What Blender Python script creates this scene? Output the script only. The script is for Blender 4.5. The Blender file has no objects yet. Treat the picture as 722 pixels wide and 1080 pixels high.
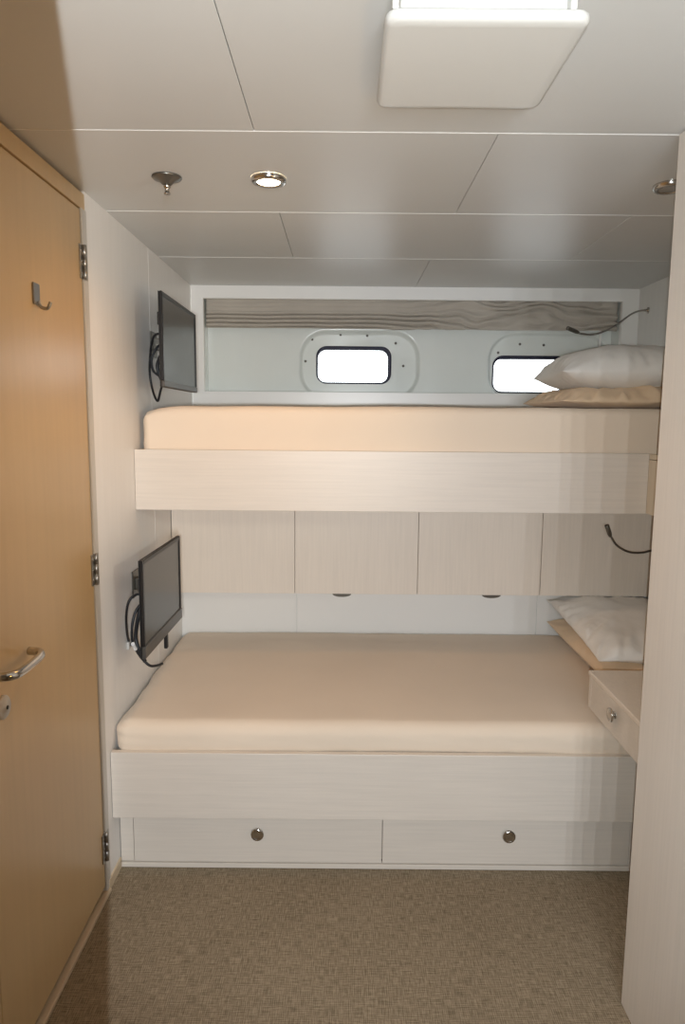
import bpy, bmesh, math, random
from mathutils import Vector, Matrix, noise
random.seed(7)
C = bpy.context.scene.collection
sc = bpy.context.scene

# ------------------------------------------------------------------ camera
H_CAM = 1.476
PITCH, ROLL, FPX = 0.1308, 0.0086, 740.0
fw = Vector((0, math.cos(PITCH), -math.sin(PITCH)))
rt = Vector((1, 0, 0)); up = rt.cross(fw)
r2 = rt*math.cos(ROLL) + up*math.sin(ROLL)
u2 = -rt*math.sin(ROLL) + up*math.cos(ROLL)
cd = bpy.data.cameras.new('camera'); cam = bpy.data.objects.new('camera', cd); C.objects.link(cam)
m = Matrix((r2, u2, -fw)).transposed().to_4x4(); m.translation = Vector((0, 0, H_CAM))
cam.matrix_world = m
cd.sensor_fit = 'VERTICAL'; cd.sensor_height = 24.0; cd.lens = 24.0*FPX/1080.0
cd.clip_start = 0.02
sc.camera = cam

# ------------------------------------------------------------------ world, lights, exposure
w = bpy.data.worlds.new('sky'); sc.world = w; w.use_nodes = True
bg = w.node_tree.nodes['Background']; bg.inputs[0].default_value = (0.93, 0.97, 1.0, 1); bg.inputs[1].default_value = 4.0
vs = sc.view_settings
vs.view_transform = 'Standard'; vs.look = 'None'; vs.gamma = 1.0; vs.use_curve_mapping = False
vs.exposure = 0.0

def light(name, kind, loc, power, color, size=0.05, rot=(0, 0, 0), **k):
    d = bpy.data.lights.new(name, kind); d.energy = power; d.color = color
    if kind == 'AREA': d.shape = 'DISK'; d.size = size
    else: d.shadow_soft_size = size
    for a, b in k.items(): setattr(d, a, b)
    o = bpy.data.objects.new(name, d); C.objects.link(o); o.location = loc; o.rotation_euler = rot
    return o
def spot(name, loc, power, color, size, ang, blend, aim):
    o = light(name, 'SPOT', loc, power, color, size, spot_size=ang, spot_blend=blend)
    o.rotation_euler = (Vector(aim) - Vector(loc)).to_track_quat('-Z', 'Y').to_euler()
# row of cool fill spots added behind the camera, and the flash beside the camera
for ly, pw, lz, ang in ((-2.0, 46, 1.35, 0.9), (-1.6, 37, 1.37, 0.98), (-1.2, 31, 1.39, 1.08), (-0.8, 26, 1.41, 1.2), (-0.42, 23, 1.43, 1.35)):
    spot('cool_fill', (-0.065-0.3225*ly, ly, lz), pw, (0.88, 0.93, 1.0), 0.003-0.0025*ly, ang, 0.15, (0.0, 2.3, 1.25))
spot('camera_flash', (-0.0328, -0.10, 1.45), 72, (0.93, 0.98, 0.98), 0.0004, 1.55, 0.3, (0.2, 2.5, 1.32))
# warm fill spots added in the cabin without fixtures; downlight_lamp belongs to the lit downlight
spot('warm_fill_low', (0.60, 0.35, 1.25), 12, (1.0, 0.48, 0.12), 0.10, 1.3, 0.9, (-0.75, 1.75, 1.4))
spot('warm_fill_high', (0.60, 0.35, 1.25), 8, (1.0, 0.58, 0.13), 0.10, 1.3, 0.9, (-0.6, 1.75, 2.1))
spot('warm_fill_side', (0.64, 1.1, 1.5), 14, (1.0, 0.92, 0.74), 0.05, 1.3, 0.9, (-0.72, 2.5, 1.4))
spot('downlight_lamp', (-0.2, 1.93, 2.08), 8.5, (1.0, 0.43, 0.07), 0.03, 2.8, 0.7, (-0.2, 1.93, 0))

# ------------------------------------------------------------------ materials
def mat(name, col, rough=0.5, metal=0.0, spec=0.5, coat=0.0, bump=None, vary=None, grain=None, sheen=0.0):
    """bump=(scale,strength,stretch) ; vary=(scale,amount) ; grain=(axis scale vector, amount)"""
    M = bpy.data.materials.new(name); M.use_nodes = True
    nt = M.node_tree; b = nt.nodes['Principled BSDF']
    b.inputs['Base Color'].default_value = (*col, 1); b.inputs['Roughness'].default_value = rough
    b.inputs['Metallic'].default_value = metal; b.inputs['Specular IOR Level'].default_value = spec
    b.inputs['Coat Weight'].default_value = coat; b.inputs['Sheen Weight'].default_value = sheen
    tc = nt.nodes.new('ShaderNodeTexCoord')
    last = None
    def add_var(vec, amt, detail=4):
        nonlocal last
        mp = nt.nodes.new('ShaderNodeMapping'); mp.inputs['Scale'].default_value = vec
        nt.links.new(tc.outputs['Object'], mp.inputs['Vector'])
        n = nt.nodes.new('ShaderNodeTexNoise'); n.inputs['Scale'].default_value = 1; n.inputs['Detail'].default_value = detail
        nt.links.new(mp.outputs[0], n.inputs['Vector'])
        r = nt.nodes.new('ShaderNodeMapRange'); r.inputs['From Min'].default_value = .3; r.inputs['From Max'].default_value = .7
        r.inputs['To Min'].default_value = 1-amt; r.inputs['To Max'].default_value = 1+amt
        nt.links.new(n.outputs['Fac'], r.inputs['Value'])
        mx = nt.nodes.new('ShaderNodeVectorMath'); mx.operation = 'SCALE'
        if last is None: mx.inputs[0].default_value = col
        else: nt.links.new(last, mx.inputs[0])
        nt.links.new(r.outputs[0], mx.inputs['Scale']); last = mx.outputs[0]
        return n
    if grain: gn = add_var(grain[0], grain[1])
    if vary: add_var((vary[0],)*3, vary[1])
    if last is not None: nt.links.new(last, b.inputs['Base Color'])
    if bump:
        mp = nt.nodes.new('ShaderNodeMapping'); mp.inputs['Scale'].default_value = bump[2] if len(bump) > 2 else (1, 1, 1)
        nt.links.new(tc.outputs['Object'], mp.inputs['Vector'])
        n = nt.nodes.new('ShaderNodeTexNoise'); n.inputs['Scale'].default_value = bump[0]; n.inputs['Detail'].default_value = 3
        nt.links.new(mp.outputs[0], n.inputs['Vector'])
        bp = nt.nodes.new('ShaderNodeBump'); bp.inputs['Strength'].default_value = bump[1]; bp.inputs['Distance'].default_value = 0.002
        nt.links.new(n.outputs['Fac'], bp.inputs['Height']); nt.links.new(bp.outputs[0], b.inputs['Normal'])
    return M

def carpet_mat():
    M = bpy.data.materials.new('woven_carpet'); M.use_nodes = True; nt = M.node_tree; b = nt.nodes['Principled BSDF']
    b.inputs['Roughness'].default_value = 0.95; b.inputs['Specular IOR Level'].default_value = 0.1
    tc = nt.nodes.new('ShaderNodeTexCoord')
    def nz(s, det=2):
        mp = nt.nodes.new('ShaderNodeMapping'); mp.inputs['Scale'].default_value = s
        nt.links.new(tc.outputs['Object'], mp.inputs['Vector'])
        n = nt.nodes.new('ShaderNodeTexNoise'); n.inputs['Scale'].default_value = 1; n.inputs['Detail'].default_value = det
        nt.links.new(mp.outputs[0], n.inputs['Vector']); return n.outputs['Fac']
    def wave(axis, s):
        n = nt.nodes.new('ShaderNodeTexWave'); n.bands_direction = axis; n.inputs['Scale'].default_value = s
        n.inputs['Distortion'].default_value = 1.6; n.inputs['Detail'].default_value = 2; n.inputs['Detail Scale'].default_value = 3
        nt.links.new(tc.outputs['Object'], n.inputs['Vector']); return n.outputs['Fac']
    def op(o, a, c):
        n = nt.nodes.new('ShaderNodeMath'); n.operation = o
        for i, v in enumerate((a, c)):
            if isinstance(v, (int, float)): n.inputs[i].default_value = v
            else: nt.links.new(v, n.inputs[i])
        return n.outputs[0]
    a = op('ADD', nz((30, 400, 1)), nz((400, 30, 1)))
    wv = op('ADD', wave('X', 60), wave('Y', 60))
    s = op('ADD', op('MULTIPLY', a, 0.62), op('MULTIPLY', wv, 0.09))
    s = op('ADD', s, op('MULTIPLY', nz((4, 4, 4), 3), 0.10))
    cr = nt.nodes.new('ShaderNodeValToRGB'); nt.links.new(s, cr.inputs[0])
    cr.color_ramp.elements[0].position = 0.58; cr.color_ramp.elements[0].color = (0.152, 0.117, 0.075, 1)
    cr.color_ramp.elements[1].position = 0.92; cr.color_ramp.elements[1].color = (0.36, 0.288, 0.20, 1)
    nt.links.new(cr.outputs[0], b.inputs['Base Color'])
    bp = nt.nodes.new('ShaderNodeBump'); bp.inputs['Strength'].default_value = 0.3; bp.inputs['Distance'].default_value = 0.002
    nt.links.new(s, bp.inputs['Height']); nt.links.new(bp.outputs[0], b.inputs['Normal'])
    return M

def glass_mat():
    M = bpy.data.materials.new('window_glass'); M.use_nodes = True; nt = M.node_tree
    b = nt.nodes['Principled BSDF']; b.inputs['Base Color'].default_value = (0.97, 1, 0.99, 1)
    b.inputs['Transmission Weight'].default_value = 1; b.inputs['Roughness'].default_value = 0; b.inputs['IOR'].default_value = 1.45
    return M
def emit_mat(name, col, s):
    M = bpy.data.materials.new(name); M.use_nodes = True; b = M.node_tree.nodes['Principled BSDF']
    b.inputs['Base Color'].default_value = (1, 1, 1, 1); b.inputs['Emission Color'].default_value = (*col, 1); b.inputs['Emission Strength'].default_value = s
    return M

M_CARPET = carpet_mat()
M_CEIL = mat('ceiling_panel', (0.66, 0.655, 0.63), 0.38, vary=(2.0, 0.02), bump=(3, 0.05))
M_SEAM = mat('joint_strip', (0.86, 0.85, 0.82), 0.35)
M_GAP = mat('dark_joint', (0.10, 0.09, 0.075), 0.8)
M_WALL = mat('wall_laminate', (0.86, 0.835, 0.80), 0.42, grain=((40, 40, 3), 0.02))
M_WALLR = mat('wall_laminate_grey', (0.80, 0.785, 0.75), 0.45, grain=((40, 40, 3), 0.02))
M_PLAIN = mat('painted_wall', (0.42, 0.36, 0.28), 0.6, vary=(2, 0.02))
M_WHITE = mat('white_gloss_panel', (0.86, 0.85, 0.82), 0.22, coat=0.2)
M_FRAMEW = mat('white_frame', (0.90, 0.89, 0.86), 0.3)
M_HULL = mat('hull_gelcoat', (0.83, 0.86, 0.82), 0.14, coat=0.3, bump=(2.5, 0.25), vary=(3, 0.02))
M_PLATE = mat('window_plate_gelcoat', (0.74, 0.76, 0.73), 0.2)
M_OAKH = mat('pale_oak_horizontal', (0.71, 0.645, 0.57), 0.42, grain=((5, 60, 150), 0.035), vary=(3, 0.02), bump=(60, 0.12, (0.08, 1, 2)))
M_OAKV = mat('pale_oak_vertical', (0.76, 0.71, 0.65), 0.45, grain=((120, 120, 4), 0.03), vary=(3, 0.02), bump=(60, 0.12, (2, 2, 0.08)))
M_LOCK = mat('locker_laminate', (0.80, 0.715, 0.62), 0.45, grain=((120, 60, 5), 0.03), vary=(2.5, 0.015))
M_EDGE = mat('edge_banding', (0.68, 0.60, 0.48), 0.5, grain=((60, 60, 5), 0.03))
M_DOOR = mat('beech_door', (0.67, 0.485, 0.265), 0.30, grain=((45, 45, 2.2), 0.025), vary=(2.5, 0.04), bump=(50, 0.06, (1, 1, 0.06)))
M_JAMB = mat('door_jamb', (0.62, 0.60, 0.56), 0.35)
M_SHEET = mat('peach_sheet', (0.80, 0.68, 0.55), 0.85, spec=0.2, sheen=0.15, vary=(2, 0.03), bump=(9, 0.5))
M_DUVET = mat('peach_linen', (0.84, 0.64, 0.44), 0.85, spec=0.2, sheen=0.15, vary=(6, 0.04), bump=(14, 0.8))
M_PILLOW = mat('white_pillowcase', (0.91, 0.89, 0.85), 0.8, spec=0.2, sheen=0.15, bump=(16, 0.9))
M_CURT = mat('taupe_curtain', (0.50, 0.455, 0.395), 0.9, spec=0.1, vary=(7, 0.05), bump=(90, 0.3, (0.3, 1, 2)))
M_CHROME = mat('polished_steel', (0.55, 0.53, 0.50), 0.16, metal=1.0)
M_STEEL = mat('brushed_steel', (0.40, 0.39, 0.37), 0.34, metal=1.0)
M_DARKST = mat('dark_steel', (0.16, 0.15, 0.13), 0.35, metal=0.8)
M_BLACK = mat('black_plastic', (0.012, 0.012, 0.013), 0.35)
M_CHIN = mat('grey_black_plastic', (0.06, 0.058, 0.055), 0.3)
M_SCREEN = mat('screen_glass', (0.022, 0.024, 0.022), 0.28, coat=0.35)
M_RUBBER = mat('navy_gasket', (0.018, 0.018, 0.045), 0.45)
M_CABLE = mat('black_cable', (0.012, 0.013, 0.016), 0.5)
M_TAG = mat('white_tag', (0.8, 0.8, 0.8), 0.5)
M_VENT = mat('white_moulded_plastic', (0.66, 0.655, 0.625), 0.32)
M_GLASS = glass_mat()
M_LIT = emit_mat('lit_lamp_glass', (1.0, 0.80, 0.50), 14.0)
M_OFF = mat('frosted_lamp_glass', (0.30, 0.28, 0.25), 0.25)
M_SILL = mat('wood_threshold', (0.62, 0.50, 0.35), 0.5, grain=((4, 4, 60), 0.05))

# ------------------------------------------------------------------ mesh helpers
def NB(): return bmesh.new()
def box(bm, x0, x1, y0, y1, z0, z1, bev=0.0, seg=2, mi=0):
    v = [bm.verts.new(p) for p in [(x0,y0,z0),(x1,y0,z0),(x1,y1,z0),(x0,y1,z0),(x0,y0,z1),(x1,y0,z1),(x1,y1,z1),(x0,y1,z1)]]
    fs = [bm.faces.new([v[i] for i in f]) for f in [(0,3,2,1),(4,5,6,7),(0,1,5,4),(1,2,6,5),(2,3,7,6),(3,0,4,7)]]
    for f in fs: f.material_index = mi
    if bev > 0:
        es = list({e for f in fs for e in f.edges})
        bmesh.ops.bevel(bm, geom=es, offset=bev, segments=seg, profile=0.5, affect='EDGES', clamp_overlap=True)
    return bm
def lathe(bm, prof, seg=28, M=Matrix(), mi=0):
    """prof: list of (r, z) around local z"""
    rings = []
    for r, z in prof:
        if r < 1e-6: rings.append([bm.verts.new(M @ Vector((0, 0, z)))])
        else: rings.append([bm.verts.new(M @ Vector((r*math.cos(2*math.pi*i/seg), r*math.sin(2*math.pi*i/seg), z))) for i in range(seg)])
    for a, b in zip(rings, rings[1:]):
        for i in range(seg):
            j = (i+1) % seg
            if len(a) == 1 and len(b) == 1: continue
            if len(a) == 1: f = bm.faces.new((a[0], b[j], b[i]))
            elif len(b) == 1: f = bm.faces.new((a[i], a[j], b[0]))
            else: f = bm.faces.new((a[i], a[j], b[j], b[i]))
            f.material_index = mi; f.smooth = True
    return bm
def catmull(pts, n=8):
    P = [Vector(p) for p in pts]; P = [2*P[0]-P[1]] + P + [2*P[-1]-P[-2]]; out = []
    for i in range(1, len(P)-2):
        for k in range(n):
            t = k/n; a, b, c, d = P[i-1:i+3]
            out.append(0.5*((2*b)+(c-a)*t+(2*a-5*b+4*c-d)*t*t+(-a+3*b-3*c+d)*t**3))
    out.append(P[-2]); return out
def tube(bm, pts, r, seg=10, n=8, r1=None):
    P = catmull(pts, n); rings = []; prev = None
    for i, p in enumerate(P):
        t = (P[min(i+1, len(P)-1)] - P[max(i-1, 0)]).normalized()
        a = Vector((0, 0, 1)) if prev is None else prev
        x = (a - t*a.dot(t))
        if x.length < 1e-3: x = t.orthogonal()
        x.normalize(); prev = x; y = t.cross(x)
        rr = r if r1 is None else r + (r1-r)*i/(len(P)-1)
        rings.append([bm.verts.new(p + rr*(x*math.cos(2*math.pi*k/seg) + y*math.sin(2*math.pi*k/seg))) for k in range(seg)])
    for a, b in zip(rings, rings[1:]):
        for k in range(seg):
            f = bm.faces.new((a[k], a[(k+1) % seg], b[(k+1) % seg], b[k])); f.smooth = True
    bm.faces.new(rings[0][::-1]); bm.faces.new(rings[-1])
    return bm
def rrect(cx, cz, w, h, r, n=8):
    """rounded rectangle loop in x,z counter clockwise, 4*(n+1) points"""
    out = []
    for k, (sx, sz) in enumerate([(1, 1), (-1, 1), (-1, -1), (1, -1)]):
        for i in range(n+1):
            a = math.pi/2*(k + i/n)
            out.append((cx + sx*(w/2-r) + r*math.cos(a), cz + sz*(h/2-r) + r*math.sin(a)))
    return out
def loop_verts(bm, pts, y): return [bm.verts.new((x, y, z)) for x, z in pts]
def strip(bm, A, B, mi=0, smooth=True):
    n = len(A)
    for i in range(n):
        f = bm.faces.new((A[i], A[(i+1) % n], B[(i+1) % n], B[i])); f.material_index = mi; f.smooth = smooth
def fill_ring(bm, outer, inner):
    """triangulated planar face between vertex loops"""
    es = []
    for L in [outer] + inner:
        for i in range(len(L)):
            e = bm.edges.get((L[i], L[(i+1) % len(L)])) or bm.edges.new((L[i], L[(i+1) % len(L)])); es.append(e)
    bmesh.ops.triangle_fill(bm, edges=es, use_beauty=True, use_dissolve=False)

def parts_loc(parent):
    loc = Vector((0, 0, 0))
    while parent is not None: loc += parent.location; parent = parent.parent
    return loc
def obj(name, bm, m, parent=None, normals=True, smooth=False):
    if normals: bmesh.ops.recalc_face_normals(bm, faces=bm.faces)
    if smooth:
        for f in bm.faces: f.smooth = True
    me = bpy.data.meshes.new(name)
    if parent is not None: bmesh.ops.translate(bm, verts=bm.verts, vec=-parts_loc(parent))
    bm.to_mesh(me); bm.free()
    for mm in (m if isinstance(m, (list, tuple)) else [m]): me.materials.append(mm)
    o = bpy.data.objects.new(name, me); C.objects.link(o)
    if parent is not None: o.parent = parent
    return o
def tag(o, label, cat, group=None, kind=None):
    o['label'] = label; o['category'] = cat
    if group: o['group'] = group
    if kind: o['kind'] = kind
    return o
def thing(name, label, cat, loc, group=None):
    o = bpy.data.objects.new(name, None); o.empty_display_size = 0.05; C.objects.link(o); o.location = loc
    return tag(o, label, cat, group)
def struct(name, bm, m, parent=None, smooth=False):
    o = obj(name, bm, m, parent, smooth=smooth)
    if parent is None: o['kind'] = 'structure'
    return o

# ------------------------------------------------------------------ room dimensions
XL, XR, YB, H = -0.726, 1.394, 3.42, 2.10
XW, YW = 0.724, 1.62            # wardrobe side and its far end
DY0, DY1 = 1.36, 2.012           # door opening in the left wall
# floor
bm = NB(); box(bm, XL-0.08, XR+0.06, -2.8, 3.5, -0.05, 0); struct('floor', bm, M_CARPET)

# ceiling: slab with panels hung below, pale joint strips across and dark joints along
bm = NB(); box(bm, XL-0.08, XR+0.06, -2.8, YB+0.28, H+0.006, H+0.06, mi=1)
rows = [-2.8, -2.0, -1.395, -0.79, -0.185, 0.42, 1.025, 1.631, 2.236, 2.843, YB-0.0]
for i, (a, b) in enumerate(zip(rows, rows[1:])):
    xs = [XL-0.08] + ([-0.2, 0.875] if i % 2 == 0 else [0.335]) + [XR+0.06]
    if i == 0: xs = [XL-0.08, XR+0.06]
    for x0, x1 in zip(xs, xs[1:]):
        box(bm, x0+0.0008, x1-0.0008, a+0.002, b-0.002, H, H+0.006, 0.0006, 1, mi=0)
    if 0 < i: box(bm, XL-0.08, XR+0.06, a-0.002, a+0.002, H-0.0008, H+0.006, mi=2)
struct('ceiling', bm, [M_CEIL, M_GAP, M_SEAM])

# left wall : piece beyond the door (two panels with a joint), piece near the camera, header over the door
bm = NB()
box(bm, XL-0.06, XL, 2.05, 2.690, 0.0, H, 0.001, 1); box(bm, XL-0.06, XL, 2.6925, YB, 0.0, H, 0.001, 1)
box(bm, XL-0.06, XL-0.004, 2.68, 2.70, 0.0, H)
struct('wall_left', bm, M_WALL)
bm = NB(); box(bm, XL-0.06, XL, -0.02, DY0, 0, H-0.004)
box(bm, XL-0.06, XL, DY0, 2.05, 2.047, H-0.009, 0.001, 1); struct('wall_left_entry', bm, M_DOOR)
bm = NB(); box(bm, XL-0.06, XL-0.03, DY0, DY1, 2.02, H); box(bm, XL-0.055, XL-0.02, -0.02, 2.05, H-0.01, H); struct('trim_1', bm, M_GAP)
# jamb strip
bm = NB(); box(bm, XL-0.05, XL+0.004, DY1+0.003, 2.05, 0.0, 2.047, 0.003, 2); struct('trim_2', bm, M_JAMB)
# threshold along the door foot, dark skirting beyond it
bm = NB(); box(bm, XL-0.05, XL+0.012, DY0-0.6, DY1+0.02, 0.0, 0.013, 0.003, 2); struct('trim_3', bm, M_SILL)
bm = NB(); box(bm, XL-0.049, XL-0.012, DY0, DY1+0.003, 0.012, 0.030); struct('trim_7', bm, M_GAP)
bm = NB(); box(bm, XL-0.01, XL+0.006, 2.033, 2.153, 0.0, 0.035, 0.002, 2); struct('baseboard_left', bm, M_SILL)
# the door
bm = NB(); box(bm, XL-0.045, XL-0.001, DY0+0.004, DY1, 0.030, 2.042, 0.0025, 2); door = struct('door_1', bm, M_DOOR)
def hinge(zc):
    b = NB(); yy = DY1+0.006
    lathe(b, [(0, -0.048), (0.006, -0.046), (0.006, -0.0155), (0.0045, -0.015), (0.006, -0.0145), (0.006, 0.0145), (0.0045, 0.015), (0.006, 0.0155), (0.006, 0.046), (0, 0.048)], 14,
          Matrix.Translation((XL+0.006, yy, zc)))
    box(b, XL-0.002, XL+0.0025, yy-0.024, yy+0.0, zc-0.046, zc+0.046, 0.0008, 1)
    box(b, XL-0.0, XL+0.0055, yy, yy+0.022, zc-0.046, zc+0.046, 0.0008, 1)
    for dz in (-0.03, 0.0, 0.03): lathe(b, [(0.004, 0), (0.0035, 0.0015), (0, 0.0018)], 10, Matrix.Translation((XL+0.0025, yy-0.014, zc+dz)) @ Matrix.Rotation(math.pi/2, 4, 'Y'))
    return obj('hinge', b, M_STEEL, door)
for z in (1.902, 1.035, 0.16): hinge(z)
# lever handle and lock
b = NB(); RY = Matrix.Rotation(math.pi/2, 4, 'Y')
hy, hz = 1.385, 0.945
lathe(b, [(0, 0), (0.026, 0), (0.026, 0.006), (0.022, 0.009), (0.0, 0.009)], 28, Matrix.Translation((XL-0.001, hy, hz)) @ RY)
tube(b, [(XL+0.002, hy, hz), (XL+0.03, hy, hz), (XL+0.048, hy+0.012, hz), (XL+0.054, hy+0.035, hz), (XL+0.055, hy+0.085, hz), (XL+0.052, hy+0.130, hz), (XL+0.038, hy+0.158, hz), (XL+0.012, hy+0.166, hz)], 0.0095, 16, 8)
obj('door_handle', b, M_CHROME, door, smooth=True)
b = NB(); Ml = Matrix.Translation((XL-0.001, 1.437, 0.858)) @ RY
lathe(b, [(0, 0), (0.026, 0), (0.026, 0.006), (0.023, 0.009), (0.009, 0.0095), (0.009, 0.012), (0, 0.012)], 28, Ml)
lk = obj('lock_rosette', b, M_JAMB, door)
b = NB(); lathe(b, [(0.0045, 0.012), (0.0045, 0.0135), (0, 0.0135)], 12, Ml); obj('keyhole', b, M_BLACK, lk)

# right wall, walls behind the camera
bm = NB(); box(bm, XR, XR+0.06, -2.8, YB+0.25, 0, H); struct('wall_right', bm, M_WALLR)
bm = NB(); box(bm, XL-0.06, -0.0587, -0.045, -0.02, 0, H); box(bm, -0.0587, 0.74, -0.045, -0.02, 2.03, H); box(bm, 0.74, XR, -0.045, -0.02, 0, H); struct('wall_flash_block', bm, M_PLAIN)  # added unseen wall; its left doorway edge blocks the cool spots and flash
bm = NB(); box(bm, XL-0.08, XL, -2.8, -0.045, 0, H); struct('wall_corridor', bm, M_PLAIN)
bm = NB(); box(bm, XL-0.08, XR+0.06, -2.86, -2.8, 0, H); struct('wall_rear', bm, M_PLAIN)

# wall behind the lower bunk (three white gloss panels with joints)
bm = NB()
for x0, x1 in ((XL, -0.2055), (-0.2035, 0.884), (0.886, XR)): box(bm, x0, x1, 3.103, 3.12, 0.2, 0.735, 0.0012, 1)
box(bm, XL, XR, 3.108, 3.14, 0.0, 0.735)
struct('wall_back', bm, M_WHITE)

# upper back: frame around the window niche
FX0, FX1, FZ0, FZ1 = -0.668, 1.317, 1.606, 2.041
bm = NB()
o_ = [(XL, 1.18), (XR, 1.18), (XR, H), (XL, H)]; i_ = [(FX0, FZ0), (FX1, FZ0), (FX1, FZ1), (FX0, FZ1)]
def flip(L): return L
A = loop_verts(bm, o_, YB); Bv = loop_verts(bm, i_, YB); Cv = loop_verts(bm, i_, YB+0.028); Dv = loop_verts(bm, o_, YB+0.028)
strip(bm, A, Bv, smooth=False); strip(bm, Bv, Cv, smooth=False); strip(bm, Cv, Dv, smooth=False); strip(bm, Dv, A, smooth=False)
bmesh.ops.bevel(bm, geom=[e for e in bm.edges if all(v in Bv for v in e.verts)], offset=0.003, segments=2, affect='EDGES')
struct('trim_4', bm, M_FRAMEW)
# niche: sill, side cheeks and top of the hull recess
YH = 3.565
bm = NB(); box(bm, FX0-0.03, FX1+0.03, YB+0.028, YH-0.001, FZ0-0.03, FZ0+0.004, 0.002, 1)
box(bm, FX0-0.03, FX0-0.006, YB+0.028, YH+0.02, FZ0, FZ1+0.03); box(bm, FX1+0.006, FX1+0.03, YB+0.028, YH+0.02, FZ0, FZ1+0.03)
box(bm, FX0-0.03, FX1+0.03, YB+0.028, YH+0.02, FZ1+0.012, FZ1+0.04)
struct('trim_5', bm, M_HULL)
bm = NB(); box(bm, FX1-0.055, FX1-0.043, YH-0.012, YH+0.002, FZ0, FZ1, 0.003, 2); struct('trim_6', bm, M_FRAMEW)
# hull lining with two moulded recesses
W = [dict(cx=0.050, cz=1.748, rx=0.078, rz=1.745), dict(cx=0.935, cz=1.709, rx=1.018, rz=1.742)]
bm = NB()
outer = loop_verts(bm, [(FX0-0.03, 1.50), (FX1+0.03, 1.50), (FX1+0.03, FZ1+0.03), (FX0-0.03, FZ1+0.03)], YH)
lips = []
for q in W:
    L0 = loop_verts(bm, rrect(q['rx'], q['rz'], 0.612, 0.350, 0.14), YH); lips.append((q, L0))
fill_ring(bm, outer, [l for _, l in lips])
for q, L0 in lips:
    prev = L0
    for off, dy in ((0.004, 0.0008), (0.008, 0.004), (0.012, 0.012), (0.017, 0.023), (0.024, 0.030)):
        nx = loop_verts(bm, rrect(q['rx'], q['rz'], 0.612-2*off, 0.350-2*off, 0.14-off), YH+dy); strip(bm, prev, nx); prev = nx
    inner = loop_verts(bm, [(x, z) for x, z in rrect(q['cx'], q['cz'], 0.372, 0.180, 0.05)], YH+0.030)
    q['lip'] = inner
    fill_ring(bm, prev, [inner])
    back = loop_verts(bm, [(x, z) for x, z in rrect(q['cx'], q['cz'], 0.372, 0.180, 0.05)], YH+0.088); strip(bm, inner, back)
    q['back'] = back
outer2 = loop_verts(bm, [(FX0-0.2, 1.3), (FX1+0.2, 1.3), (FX1+0.2, 2.3), (FX0-0.2, 2.3)], YH+0.088)
fill_ring(bm, outer2, [q['back'] for q in W])
struct('wall_hull', bm, M_HULL)
# windows: dark gasket, pane, bolts
bolts = [[(329, 358), (359, 353), (387, 354), (417, 362), (425, 386), (322, 381)], [(548, 363), (573, 364), (525, 372), (612, 372)]]
def ray_y(px, py, y):
    d = fw + r2*((px-361)/FPX) - u2*((py-540)/FPX); t = y/d.y; p = Vector((0, 0, H_CAM)) + d*t; return p
for k, q in enumerate(W):
    bm = NB()
    a = loop_verts(bm, rrect(q['cx'], q['cz'], 0.378, 0.186, 0.052), YH+0.028)
    b_ = loop_verts(bm, rrect(q['cx']-0.004, q['cz']-0.004, 0.354, 0.162, 0.042), YH+0.027)
    c_ = loop_verts(bm, rrect(q['cx']-0.004, q['cz']-0.004, 0.354, 0.162, 0.042), YH+0.085)
    d_ = loop_verts(bm, rrect(q['cx'], q['cz'], 0.376, 0.184, 0.050), YH+0.086)
    strip(bm, a, b_); strip(bm, b_, c_); strip(bm, c_, d_); strip(bm, d_, a)
    wf = struct('window_%d' % (k+1), bm, M_RUBBER)
    bm = NB()
    f0 = loop_verts(bm, rrect(q['cx'], q['cz'], 0.366, 0.174, 0.046), YH+0.078); f1 = loop_verts(bm, rrect(q['cx'], q['cz'], 0.366, 0.174, 0.046), YH+0.083)
    bm.faces.new(f0); bm.faces.new(f1[::-1]); strip(bm, f0, f1, smooth=False)
    obj('pane', bm, M_GLASS, wf)
    for px, py in bolts[k]:
        p = ray_y(px, py, YH+0.030); b = NB()
        lathe(b, [(0.0065, 0), (0.006, 0.003), (0.003, 0.0045), (0, 0.0048)], 12, Matrix.Translation((p.x, YH+0.030, p.z)) @ Matrix.Rotation(math.pi/2, 4, 'X'))
        obj('bolt', b, M_DARKST, wf)

# ------------------------------------------------------------------ big furniture
# wardrobe on the right, only its side is in view
t = thing('wardrobe', 'tall pale oak wardrobe side panel filling the right edge of the cabin', 'wardrobe', (1.06, 1.1, 0))
b = NB(); box(b, XW, XW+0.022, 0.62, YW, 0.0, H-0.004, 0.002, 2); obj('side_panel', b, M_OAKV, t)
b = NB(); box(b, XW+0.0225, XR-0.002, 0.66, YW-0.004, 0.0, H-0.004, 0.002, 1); obj('carcass', b, M_OAKV, t)
for x0, x1, hx in ((XW+0.024, 1.056, 1.03), (1.06, XR-0.004, 1.086)):
    b = NB(); box(b, x0, x1, 0.638, 0.6595, 0.08, H-0.02, 0.002, 1); d = obj('door', b, M_OAKV, t)
    b = NB(); tube(b, [(hx, 0.637, 1.0), (hx, 0.61, 1.01), (hx, 0.605, 1.08), (hx, 0.61, 1.15), (hx, 0.637, 1.16)], 0.005); obj('handle', b, M_CHROME, d)

def knob(parent, M):
    b = NB()
    lathe(b, [(0, 0), (0.012, 0), (0.0115, 0.002), (0.0075, 0.004), (0.0075, 0.007), (0.015, 0.009), (0.0205, 0.012), (0.0215, 0.0145), (0.0205, 0.0170), (0.0165, 0.0185), (0.0145, 0.0175), (0.012, 0.0165), (0.006, 0.0178), (0, 0.0182)], 26, M)
    return obj('knob', b, M_CHROME, parent)

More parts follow.
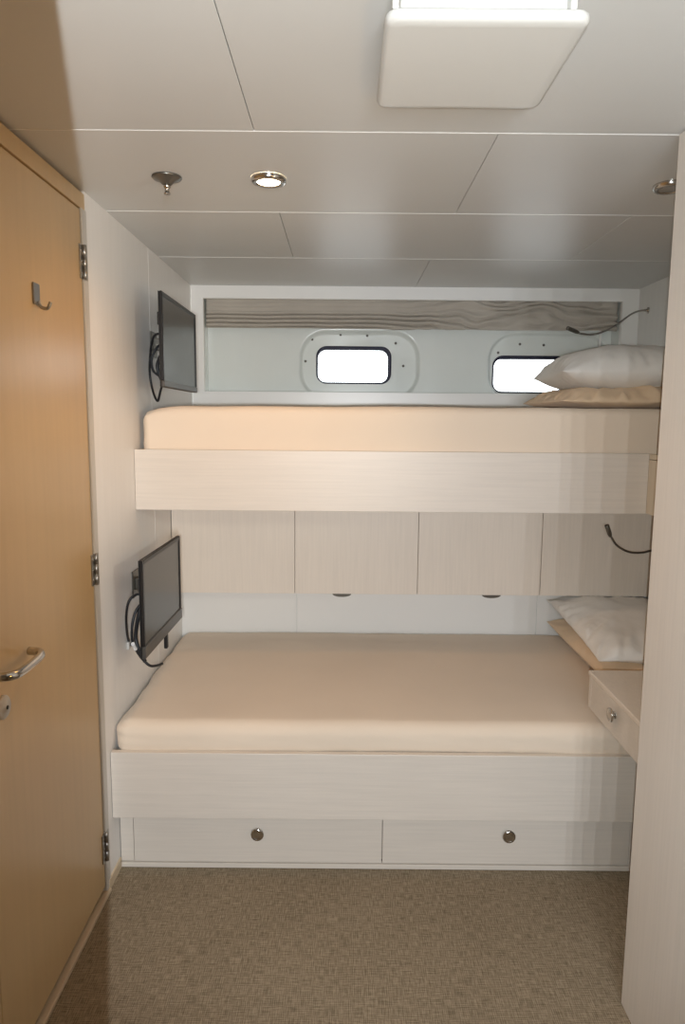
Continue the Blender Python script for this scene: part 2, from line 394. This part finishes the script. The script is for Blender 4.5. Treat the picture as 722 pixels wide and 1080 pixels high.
# lower bunk
t = thing('bunk_bed', 'lower pale oak bunk with two long drawers below its deep front board', 'bunk bed', (0.33, 2.6, 0))
b = NB(); box(b, XL+0.002, XR-0.002, 2.0907, 2.112, 0.2103, 0.4308, 0.0018, 2); obj('front_board', b, M_OAKH, t)
b = NB(); box(b, XL+0.003, XR-0.004, 2.113, 3.10, 0.385, 0.405, 0.001, 1)
box(b, XL+0.003, XR-0.004, 2.176, 2.19, 0.02, 0.385); obj('bed_base', b, M_OAKH, t)
for x0, x1 in ((XL+0.003, -0.6805), (0.957, XR-0.004)):
    b = NB(); box(b, x0, x1, 2.157, 2.174, 0.019, 0.209, 0.001, 1); obj('side_filler', b, M_OAKH, t)
b = NB(); box(b, XL+0.003, XR-0.004, 2.150, 2.174, 0.001, 0.0165, 0.001, 1); obj('plinth', b, M_OAKH, t)
for x0, x1, kx in ((-0.6785, 0.1385, -0.27), (0.1415, 0.955, 0.555)):
    b = NB(); box(b, x0, x1, 2.155, 2.174, 0.019, 0.207, 0.0012, 2); d = obj('drawer', b, M_OAKH, t)
    knob(d, Matrix.Translation((kx, 2.1552, 0.125)) @ Matrix.Rotation(math.pi/2, 4, 'X'))

# upper bunk
t = thing('bunk_bed', 'upper pale oak bunk fixed between the walls under the portholes', 'bunk bed', (0.33, 2.9, 1.156))
b = NB(); box(b, XL+0.001, 1.064, 2.4416, 2.463, 1.1563, 1.3681, 0.0018, 2); obj('front_board', b, M_OAKH, t)
b = NB(); box(b, XL+0.002, XR-0.002, 2.464, YB-0.002, 1.166, 1.19, 0.001, 1); obj('bed_base', b, M_OAKH, t)
b = NB(); box(b, 1.0645, 1.085, YW+0.005, 2.463, 1.1580, 1.347, 0.0015, 2); box(b, 1.0645, 1.085, YW+0.05, 2.463, 1.349, 1.366, 0.0015, 2)
box(b, 1.085, XR-0.003, YW+0.05, 2.463, 1.345, 1.366, 0.001, 1); obj('return_panel', b, M_EDGE, t)

# locker between the bunks
t = thing('wall_locker', 'row of pale flat-fronted lockers on the back wall between the two bunks', 'locker', (0.33, 3.1, 0.735))
b = NB(); box(b, XL+0.002, XR-0.002, 2.958, YB-0.004, 0.737, 1.160, 0.001, 1); obj('carcass', b, M_LOCK, t)
xs = [XL+0.002, -0.201, 0.323, 0.848, XR-0.003]
for i in range(4):
    b = NB(); x0, x1 = xs[i]+0.0012, xs[i+1]-0.0012
    box(b, x0, x1, 2.938, 2.956, 0.735, 1.150, 0.0012, 2)
    d = obj('door' if i < 3 else 'fixed_panel', b, M_LOCK, t)
    if i in (1, 2):
        hx = 0.0 if i == 1 else 0.641
        b = NB(); n = 14
        # half-moon finger pull
        front = [b.verts.new((hx + 0.040*math.cos(math.pi+math.pi*k/n), 2.9365, 0.7350 + 0.013*math.sin(math.pi+math.pi*k/n))) for k in range(n+1)]
        rear = [b.verts.new((v.co.x, 2.948, v.co.z)) for v in front]
        b.faces.new(front); b.faces.new(rear[::-1])
        for k in range(n): b.faces.new((front[k], rear[k], rear[k+1], front[k+1]))
        b.faces.new((front[0], front[-1], rear[-1], rear[0]))
        obj('finger_pull', b, M_DARKST, d)

# bedside drawer unit at the right
t = thing('bedside_cabinet', 'floating pale oak bedside drawer unit beside the wardrobe', 'cabinet', (1.09, 1.9, 0.565))
b = NB(); box(b, 0.797, XR-0.003, YW+0.003, 2.176, 0.668, 0.6835, 0.003, 2); obj('top', b, M_LOCK, t)
b = NB(); box(b, 0.817, XR-0.004, YW+0.004, 2.172, 0.565, 0.6675, 0.001, 1); box(b, 0.8005, 0.8165, 2.152, 2.1745, 0.562, 0.6675, 0.001, 1); obj('carcass', b, M_OAKH, t)
b = NB(); box(b, 0.800, 0.8165, YW+0.006, 2.150, 0.562, 0.666, 0.0015, 2); d = obj('drawer', b, M_OAKH, t)
knob(d, Matrix.Translation((0.8003, 1.955, 0.628)) @ Matrix.Rotation(-math.pi/2, 4, 'Y'))

# ------------------------------------------------------------------ soft things
def fbm(v, o=3): return noise.fractal(v, 1.0, 2.0, o)
def soft_box(x0, x1, y0, y1, z0, z1, r, nx, ny, nz, disp):
    bm = NB(); c = Vector(((x0+x1)/2, (y0+y1)/2, (z0+z1)/2)); h = Vector(((x1-x0)/2, (y1-y0)/2, (z1-z0)/2))
    def ax(n, hh):
        # finer towards the ends
        e = [-hh + r*k/6 for k in range(6)]; mid = [-(hh-r) + 2*(hh-r)*k/n for k in range(n+1)]
        return e + mid + [-v for v in e[::-1]]
    X, Y, Z = ax(nx, h.x), ax(ny, h.y), ax(nz, h.z); cache = {}
    def V(i, j, k):
        key = (i, j, k)
        if key not in cache:
            p = Vector((X[i], Y[j], Z[k])); q = Vector([max(-h[a]+r, min(h[a]-r, p[a])) for a in range(3)])
            d = p-q
            if d.length > 1e-9: p = q + d*(r/max(abs(d.x), abs(d.y), abs(d.z)))*max(abs(d.x), abs(d.y), abs(d.z))/d.length if False else q + d.normalized()*max(abs(d.x), abs(d.y), abs(d.z))
            nrm = d.normalized() if d.length > 1e-9 else Vector((0, 0, 1))
            w_ = p + c; cache[key] = bm.verts.new(w_ + disp(w_, nrm, p.x/h.x, p.y/h.y, p.z/h.z))
        return cache[key]
    a, b, d = len(X)-1, len(Y)-1, len(Z)-1
    for i in range(a):
        for j in range(b):
            for k in (0, d): bm.faces.new((V(i, j, k), V(i+1, j, k), V(i+1, j+1, k), V(i, j+1, k)))
    for i in range(a):
        for k in range(d):
            for j in (0, b): bm.faces.new((V(i, j, k), V(i+1, j, k), V(i+1, j, k+1), V(i, j, k+1)))
    for j in range(b):
        for k in range(d):
            for i in (0, a): bm.faces.new((V(i, j, k), V(i, j+1, k), V(i, j+1, k+1), V(i, j, k+1)))
    return bm
def d_low(p, n, u, v, s):
    o = Vector((0, 0, 0))
    if s > 0: o.z += 0.008*(1-u*u)*(1-v**4)
    a = fbm(Vector((p.x*1.6, p.y*1.6, 3.1)), 2)*0.004
    # gathered wrinkles low on the front, stronger to the right
    if v < -0.9 and s < 0.6: a += 0.005*max(0, fbm(Vector((p.x*16+p.z*22, 0, p.z*40)), 3))*(0.5+max(0, u))
    a += 0.0022*fbm(Vector((p.x*5, p.y*5, p.z*5)), 3)
    # tucked corner at the left
    if u < -0.92: a += 0.006*fbm(Vector((0, p.y*14, p.z*25)), 3)
    return o + n*a
bm = soft_box(XL+0.006, XR-0.006, 2.106, 3.094, 0.408, 0.522, 0.045, 60, 30, 3, d_low)
tag(obj('mattress', bm, M_SHEET, smooth=True), 'thick mattress in a peach fitted sheet on the lower bunk', 'mattress', 'bunk mattresses')
def d_up(p, n, u, v, s):
    a = fbm(Vector((p.x*1.8, p.y*1.6, 7.7)), 2)*0.004 + 0.002*fbm(Vector((p.x*6, p.y*5, p.z*6)), 3)
    if u < -0.95: a += 0.006*fbm(Vector((p.x*8, p.y*14, p.z*25)), 3)
    if v < -0.9 and s < -0.4: a += 0.004*max(0, fbm(Vector((p.x*9, 0, p.z*30)), 3))
    o = Vector((0, 0, 0))
    if s > 0.2: o.z -= 0.022*max(0, (-u-0.86)/0.14)**1.5*(1 if v < 0 else 0.5)
    return o + n*a
bm = soft_box(-0.708, XR-0.006, 2.472, 3.405, 1.192, 1.522, 0.03, 60, 24, 5, d_up)
tag(obj('mattress', bm, M_SHEET, smooth=True), 'mattress in a peach fitted sheet on the upper bunk', 'mattress', 'bunk mattresses')

def cushion(name, M, lx, ly, T, material, label, seed, flat=0.35, wr=0.006, pinch=0.05, cat='pillow', group=None):
    """pillow in local x,y; T = full thickness; underside flattened; local z=0 is the underside"""
    bm = NB(); n = 64; top = {}; bot = {}
    for i in range(n+1):
        for j in range(n+1):
            u = math.sin((i/n-0.5)*math.pi); v = math.sin((j/n-0.5)*math.pi)
            # outline: edges pulled in between the corners
            x = u*lx/2*(1 - pinch*(1-v*v)*abs(u)**3) ; y = v*ly/2*(1 - pinch*(1-u*u)*abs(v)**3)
            pr = max(0.0, (1-abs(u)**2.6)*(1-abs(v)**2.6))**0.55
            s = Vector((x*5+seed, y*5, seed)); wv = wr*fbm(s, 3)
            rad = math.atan2(v, u); edge = max(abs(u), abs(v))
            wv += wr*1.5*edge**3*fbm(Vector((math.cos(rad)*12, math.sin(rad)*12, seed+edge*1.5)), 2)
            e = min(1, pr*3)
            top[i, j] = bm.verts.new(M @ Vector((x, y, T*flat + T*(1-flat)*pr + wv*e)))
            if 0 < i < n and 0 < j < n: bot[i, j] = bm.verts.new(M @ Vector((x, y, T*flat*(1-pr) + 0.3*wv*e*(1-pr))))
            else: bot[i, j] = top[i, j]
    for i in range(n):
        for j in range(n):
            bm.faces.new((top[i, j], top[i+1, j], top[i+1, j+1], top[i, j+1]))
            f = [bot[i, j], bot[i, j+1], bot[i+1, j+1], bot[i+1, j]]
            try: bm.faces.new(f)
            except ValueError: pass
    return tag(obj(name, bm, material, smooth=True), label, cat, group)
def Mx(loc, rz=0, rx=0, ry=0): return Matrix.Translation(loc) @ Matrix.Rotation(math.radians(rz), 4, 'Z') @ Matrix.Rotation(math.radians(rx), 4, 'X') @ Matrix.Rotation(math.radians(ry), 4, 'Y')
cushion('pillow', Mx((1.085, 2.84, 1.522), 2), 0.60, 0.50, 0.100, M_DUVET, 'flattened peach pillow lying directly on the upper mattress', 3.3, 0.28, 0.016, 0.02, group='peach pillows')
cushion('pillow', Mx((1.100, 2.86, 1.588), -3, 0, -1), 0.565, 0.50, 0.185, M_PILLOW, 'plump white pillow on top of the stack on the upper bunk', 9.1, 0.42, 0.013, group='white pillows')
cushion('pillow', Mx((1.155, 2.665, 0.521), 0), 0.455, 0.84, 0.115, M_DUVET, 'peach pillow lying directly on the lower mattress', 5.2, 0.50, 0.008, 0.01, group='peach pillows')
cushion('pillow', Mx((1.143, 2.70, 0.616), -1.5, 3.0), 0.475, 0.70, 0.125, M_PILLOW, 'white pillow on top of the stack on the lower bunk', 12.7, 0.42, 0.014, group='white pillows')

# curtain pulled up under the top of the frame
bm = NB(); nx, nz = 300, 60; g = {}
for i in range(nx+1):
    for k in range(nz+1):
        u, s = i/nx, k/nz; x = FX0+0.006 + u*(FX1-FX0-0.012); z = 2.052 - s*0.142
        mess = 0.12 + 0.88*min(1, max(0, (u-0.42)/0.25))
        # smooth band above, tight folds below; folds cross and bunch to the right
        fold = min(1, max(0, (s-0.42)/0.12)); fold = max(fold, mess*0.8)
        ph = (s-0.42)*7.5*(1-0.55*mess) + 0.12*math.sin(x*2.1) + mess*(2.4*noise.noise(Vector((x*3.2, s*1.2, 5))) + 0.8*noise.noise(Vector((x*9, s*2.5, 1))))
        sn = math.sin(ph*2*math.pi); sn = sn*abs(sn)**0.4 if sn else 0
        y = 3.470 - 0.0085*sn*fold - 0.007*mess*fbm(Vector((x*6, s*3.0, 2)), 3) - 0.004*noise.noise(Vector((x*2.3, s*1.2, 9))) - 0.006*s
        z += 0.004*mess*noise.noise(Vector((x*5, s*2, 3)))*s
        g[i, k] = bm.verts.new((x, y, z))
for i in range(nx):
    for k in range(nz): bm.faces.new((g[i, k], g[i+1, k], g[i+1, k+1], g[i, k+1]))
cu = tag(obj('curtain', bm, M_CURT, smooth=True), 'gathered taupe curtain bunched along the top of the porthole niche', 'curtain')
md = cu.modifiers.new('thick', 'SOLIDIFY'); md.thickness = 0.003

# ------------------------------------------------------------------ televisions
def tv(label, near, far, z0, z1, chin, th, seed):
    """near/far = (x,y) of the screen plane; the screen faces into the room (+x)"""
    A = Vector((near[0], near[1], 0)); Bv_ = Vector((far[0], far[1], 0)); d = (Bv_-A); L = d.length; d.normalize()
    n = Vector((d.y, -d.x, 0))  # towards the room
    mid = (A+Bv_)/2
    t = thing('television', label, 'television', (mid.x, mid.y, z0), 'wall televisions')
    F = Matrix(((d.x, n.x, 0, A.x), (d.y, n.y, 0, A.y), (0, 0, 1, z0), (0, 0, 0, 1)))  # local: x along, y outwards, z up
    hh = z1-z0; bz = 0.015
    def fin(b): bmesh.ops.transform(b, matrix=F, verts=b.verts); return b
    b = NB(); box(b, 0, L, -th, -0.0105, 0, hh, 0.004, 2); box(b, L*0.2, L*0.8, -th-0.02, -th, hh*0.15, hh*0.8, 0.008, 2)
    box(b, 0.03, 0.06, -th-0.012, -th, hh*0.66, hh*0.80, 0.003, 2); obj('rear_cover', fin(b), M_BLACK, t)
    b = NB()
    box(b, 0, bz, -0.010, 0, chin, hh, 0.002, 1); box(b, L-bz, L, -0.010, 0, chin, hh, 0.002, 1); box(b, bz, L-bz, -0.010, 0, hh-bz, hh, 0.002, 1); obj('bezel', fin(b), M_BLACK, t)
    b = NB(); box(b, 0, L, -0.010, 0.002, 0, chin, 0.003, 2); obj('bottom_bezel', fin(b), M_CHIN, t)
    b = NB(); box(b, bz, L-bz, -0.009, -0.003, chin, hh-bz); obj('screen', fin(b), M_SCREEN, t)
    # bracket to the wall
    gap = (A.x - th - 0.02) - XL
    b = NB(); box(b, L/2, L/2+0.10, -th-0.024, -th-0.0195, hh*0.35, hh*0.75, 0.001, 1)
    bmesh.ops.transform(b, matrix=F, verts=b.verts)
    yc = mid.y
    box(b, XL+0.001, XL+0.006, yc+0.03, yc+0.11, z0+hh*0.40, z0+hh*0.70, 0.001, 1)
    box(b, XL+0.005, mid.x-th-0.018, yc+0.05, yc+0.08, z0+hh*0.48, z0+hh*0.62, 0.002, 1)
    obj('wall_bracket', b, M_DARKST, t)
    return t
UA, UB = (-0.601, 2.385), (-0.602, 2.925)
tv1 = tv('flat black television with thin cables looped behind, above the upper mattress', UA, UB, 1.580, 1.893, 0.022, 0.014, 1)
def px_path(pts, f):
    """pixels to points on x = f(i) planes"""
    out = []
    for i, (px, py, x) in enumerate(pts):
        d = fw + r2*((px-361)/FPX) - u2*((py-540)/FPX); tt = x/d.x; out.append(Vector((0, 0, H_CAM)) + d*tt)
    return out
b = NB(); tube(b, px_path([(173, 358, -0.63), (168, 352, -0.65), (161, 357, -0.68), (158, 378, -0.705), (158, 395, -0.70), (161, 412, -0.695), (166, 423, -0.69), (169, 413, -0.67), (172, 402, -0.655)], None), 0.0042)
obj('cable', b, M_CABLE, tv1)
b = NB(); tube(b, px_path([(173, 362, -0.655), (166, 366, -0.67), (160, 378, -0.69), (161, 390, -0.69), (167, 396, -0.67), (173, 398, -0.655)], None), 0.0042)
obj('cable', b, M_CABLE, tv1)
b = NB(); tube(b, px_path([(173, 370, -0.655), (168, 378, -0.665), (166, 388, -0.67), (170, 400, -0.66), (173, 404, -0.655)], None), 0.0065)
obj('cable', b, M_CABLE, tv1)

LA, LB = (-0.610, 2.105), (-0.603, 2.575)
tv2 = tv('flat black television with deeper bottom edge, just above the lower mattress', LA, LB, 0.730, 1.043, 0.040, 0.014, 2)
b = NB(); tube(b, px_path([(152, 628, -0.65), (144, 627, -0.67), (136, 634, -0.69), (133, 650, -0.705), (134, 668, -0.715), (136, 677, -0.721)], None), 0.0042); obj('cable', b, M_CABLE, tv2)
b = NB(); tube(b, px_path([(151, 634, -0.65), (143, 645, -0.67), (139, 662, -0.68), (140, 678, -0.68), (145, 688, -0.67), (151, 696, -0.655), (158, 702, -0.635), (165, 702, -0.62), (171, 700, -0.61)], None), 0.0045); obj('cable', b, M_CABLE, tv2)
b = NB(); tube(b, px_path([(148, 640, -0.66), (145, 655, -0.67), (143, 672, -0.68), (146, 684, -0.67), (150, 692, -0.66), (153, 698, -0.65)], None), 0.0065); cb = obj('cable', b, M_CABLE, tv2)
b = NB(); tube(b, px_path([(140, 679, -0.672), (141.5, 682, -0.672), (143, 685, -0.67)], None), 0.0062, 10, 4); o = obj('cable_tag', b, M_TAG, cb); o['label'] = 'white cable tag'
b = NB(); p = px_path([(175.5, 667, -0.612), (175.5, 684, -0.612)], None)
box(b, -0.620, -0.608, p[0].y-0.010, p[0].y+0.010, p[1].z, 0.734, 0.003, 2); obj('stand_stub', b, M_BLACK, tv2)
# socket on the wall below the cables
p = px_path([(135, 679, XL)], None)[0]
t = thing('power_socket', 'small pale wall socket where the cables of the lower television end', 'socket', (XL, p.y, p.z))
b = NB(); box(b, XL+0.0005, XL+0.010, p.y-0.022, p.y+0.022, p.z-0.015, p.z+0.012, 0.003, 2); obj('cover_plate', b, M_JAMB, t)
b = NB(); box(b, XL+0.009, XL+0.018, p.y-0.008, p.y+0.008, p.z-0.006, p.z+0.006, 0.002, 1); obj('plug', b, M_BLACK, t)

# ------------------------------------------------------------------ reading lamps
def yray(px, py, y): return ray_y(px, py, y)
def reading_lamp(label, pts, head0, head1, base, neckmat):
    t = thing('reading_lamp', label, 'lamp', base, 'gooseneck reading lamps')
    b = NB(); lathe(b, [(0, 0.0005), (0.014, 0.0005), (0.014, 0.004), (0.007, 0.008), (0.006, 0.02), (0, 0.02)], 20, Matrix.Translation(base) @ Matrix.Rotation(-math.pi/2, 4, 'Y')); obj('wall_mount', b, M_CHROME, t)
    b = NB(); tube(b, [base] + pts, 0.0042, 10, 8); obj('gooseneck', b, neckmat, t)
    a, c = head0, head1; dd = (c-a); L = dd.length
    b = NB(); M = Matrix.Translation(a) @ dd.to_track_quat('Z', 'Y').to_matrix().to_4x4()
    lathe(b, [(0, 0), (0.0055, 0), (0.0075, L*0.12), (0.009, L*0.25), (0.009, L*0.98), (0.008, L), (0.0078, L*0.9), (0, L*0.9)], 20, M); h = obj('lamp_head', b, M_DARKST, t)
    b = NB(); lathe(b, [(0.0076, L*0.91), (0, L*0.93)], 16, M); obj('lamp_glass', b, M_OFF, h)
reading_lamp('curved metal gooseneck reading lamp high on the right wall above the white pillow',
             [yray(676, 327.5, 3.30), yray(666, 331, 3.28), yray(652, 341, 3.25), yray(638, 349, 3.22), yray(624, 353, 3.19), yray(610, 351.5, 3.16)],
             yray(610, 351, 3.16), yray(598, 346, 3.13), Vector((XR, 3.31, 1.985)), M_STEEL)
reading_lamp('dark gooseneck reading lamp below the upper bunk, above the lower pillows',
             [yray(690, 580, 2.80), yray(676, 583, 2.80), yray(662, 582, 2.79), yray(650, 575, 2.78), yray(644, 566, 2.77)],
             yray(643.5, 566, 2.77), yray(639.5, 554, 2.76), Vector((XR, 2.80, 0.985)), M_DARKST)

# ------------------------------------------------------------------ ceiling fittings
FL = Matrix.Rotation(math.pi, 4, 'X')
def downlight(label, x, y, lit):
    t = thing('downlight', label, 'ceiling light', (x, y, H), 'round ceiling downlights')
    M = Matrix.Translation((x, y, H-0.0005)) @ FL
    b = NB(); lathe(b, [(0.0455, 0), (0.0455, 0.009), (0.042, 0.0125), (0.033, 0.0125), (0.030, 0.010)], 40, M); obj('ring', b, M_CHROME, t)
    b = NB(); lathe(b, [(0.0325, 0.0100), (0.02, 0.0118), (0, 0.0122)], 32, M); obj('lens', b, M_LIT if lit else M_OFF, t)
    return t
downlight('lit round ceiling downlight with a steel ring, glowing warm', -0.2, 1.93, True)
downlight('unlit round steel ceiling downlight half hidden by the wardrobe edge', 0.862, 1.955, False)
t = thing('sprinkler', 'small dark steel ceiling sprinkler with a dished collar and short stem', 'sprinkler', (-0.465, 1.925, H))
M = Matrix.Translation((-0.465, 1.925, H-0.0005)) @ FL
b = NB(); lathe(b, [(0.038, 0), (0.039, 0.003), (0.036, 0.006), (0.020, 0.012), (0.012, 0.020), (0, 0.020)], 32, M); obj('collar', b, M_DARKST, t)
b = NB(); lathe(b, [(0, 0.018), (0.009, 0.019), (0.009, 0.027), (0.006, 0.029), (0.006, 0.040), (0.0085, 0.041), (0.0085, 0.044), (0, 0.044)], 20, M); obj('stem', b, M_CHROME, t)

# ventilation cover: square plate hung on a shallow collar
t = thing('ventilation_cover', 'white square cover plate hanging from the ceiling near the camera', 'vent cover', (0.205, 1.25, 2.05))
b = NB()
def vp(off, z): return [b.verts.new((x, y, z)) for x, y in rrect(0.2065, 1.247, 0.300-2*off, 0.300-2*off, 0.022-off*0.7, 6)]
L = [vp(o, z) for o, z in ((0.020, 2.0500), (0.008, 2.0505), (0.002, 2.0535), (0.0, 2.058), (0.0, 2.064), (0.003, 2.067), (0.01, 2.068))]
b.faces.new(L[0]); b.faces.new(L[-1])
for p_, q_ in zip(L, L[1:]): strip(b, p_, q_)
obj('cover_plate', b, M_VENT, t)
b = NB(); box(b, 0.078, 0.335, 1.125, 1.37, 2.0685, H-0.0005, 0.006, 3); obj('collar', b, M_VENT, t)
for x in (0.071, 0.330):
    b = NB(); box(b, x-0.005, x+0.005, 1.105, 1.125, 2.0685, H-0.0005, 0.002, 2); obj('bracket', b, M_VENT, t)

# coat hook on the door
t = thing('coat_hook', 'small steel coat hook screwed high on the beech door', 'hook', (XL, 1.70, 1.735))
b = NB(); box(b, XL+0.0, XL+0.004, 1.685, 1.719, 1.738, 1.788, 0.0015, 2); obj('back_plate', b, M_STEEL, t)
b = NB(); tube(b, [(XL+0.004, 1.704, 1.745), (XL+0.012, 1.704, 1.733), (XL+0.026, 1.704, 1.731), (XL+0.034, 1.704, 1.745)], 0.0042, 10, 6); obj('hook', b, M_STEEL, t)
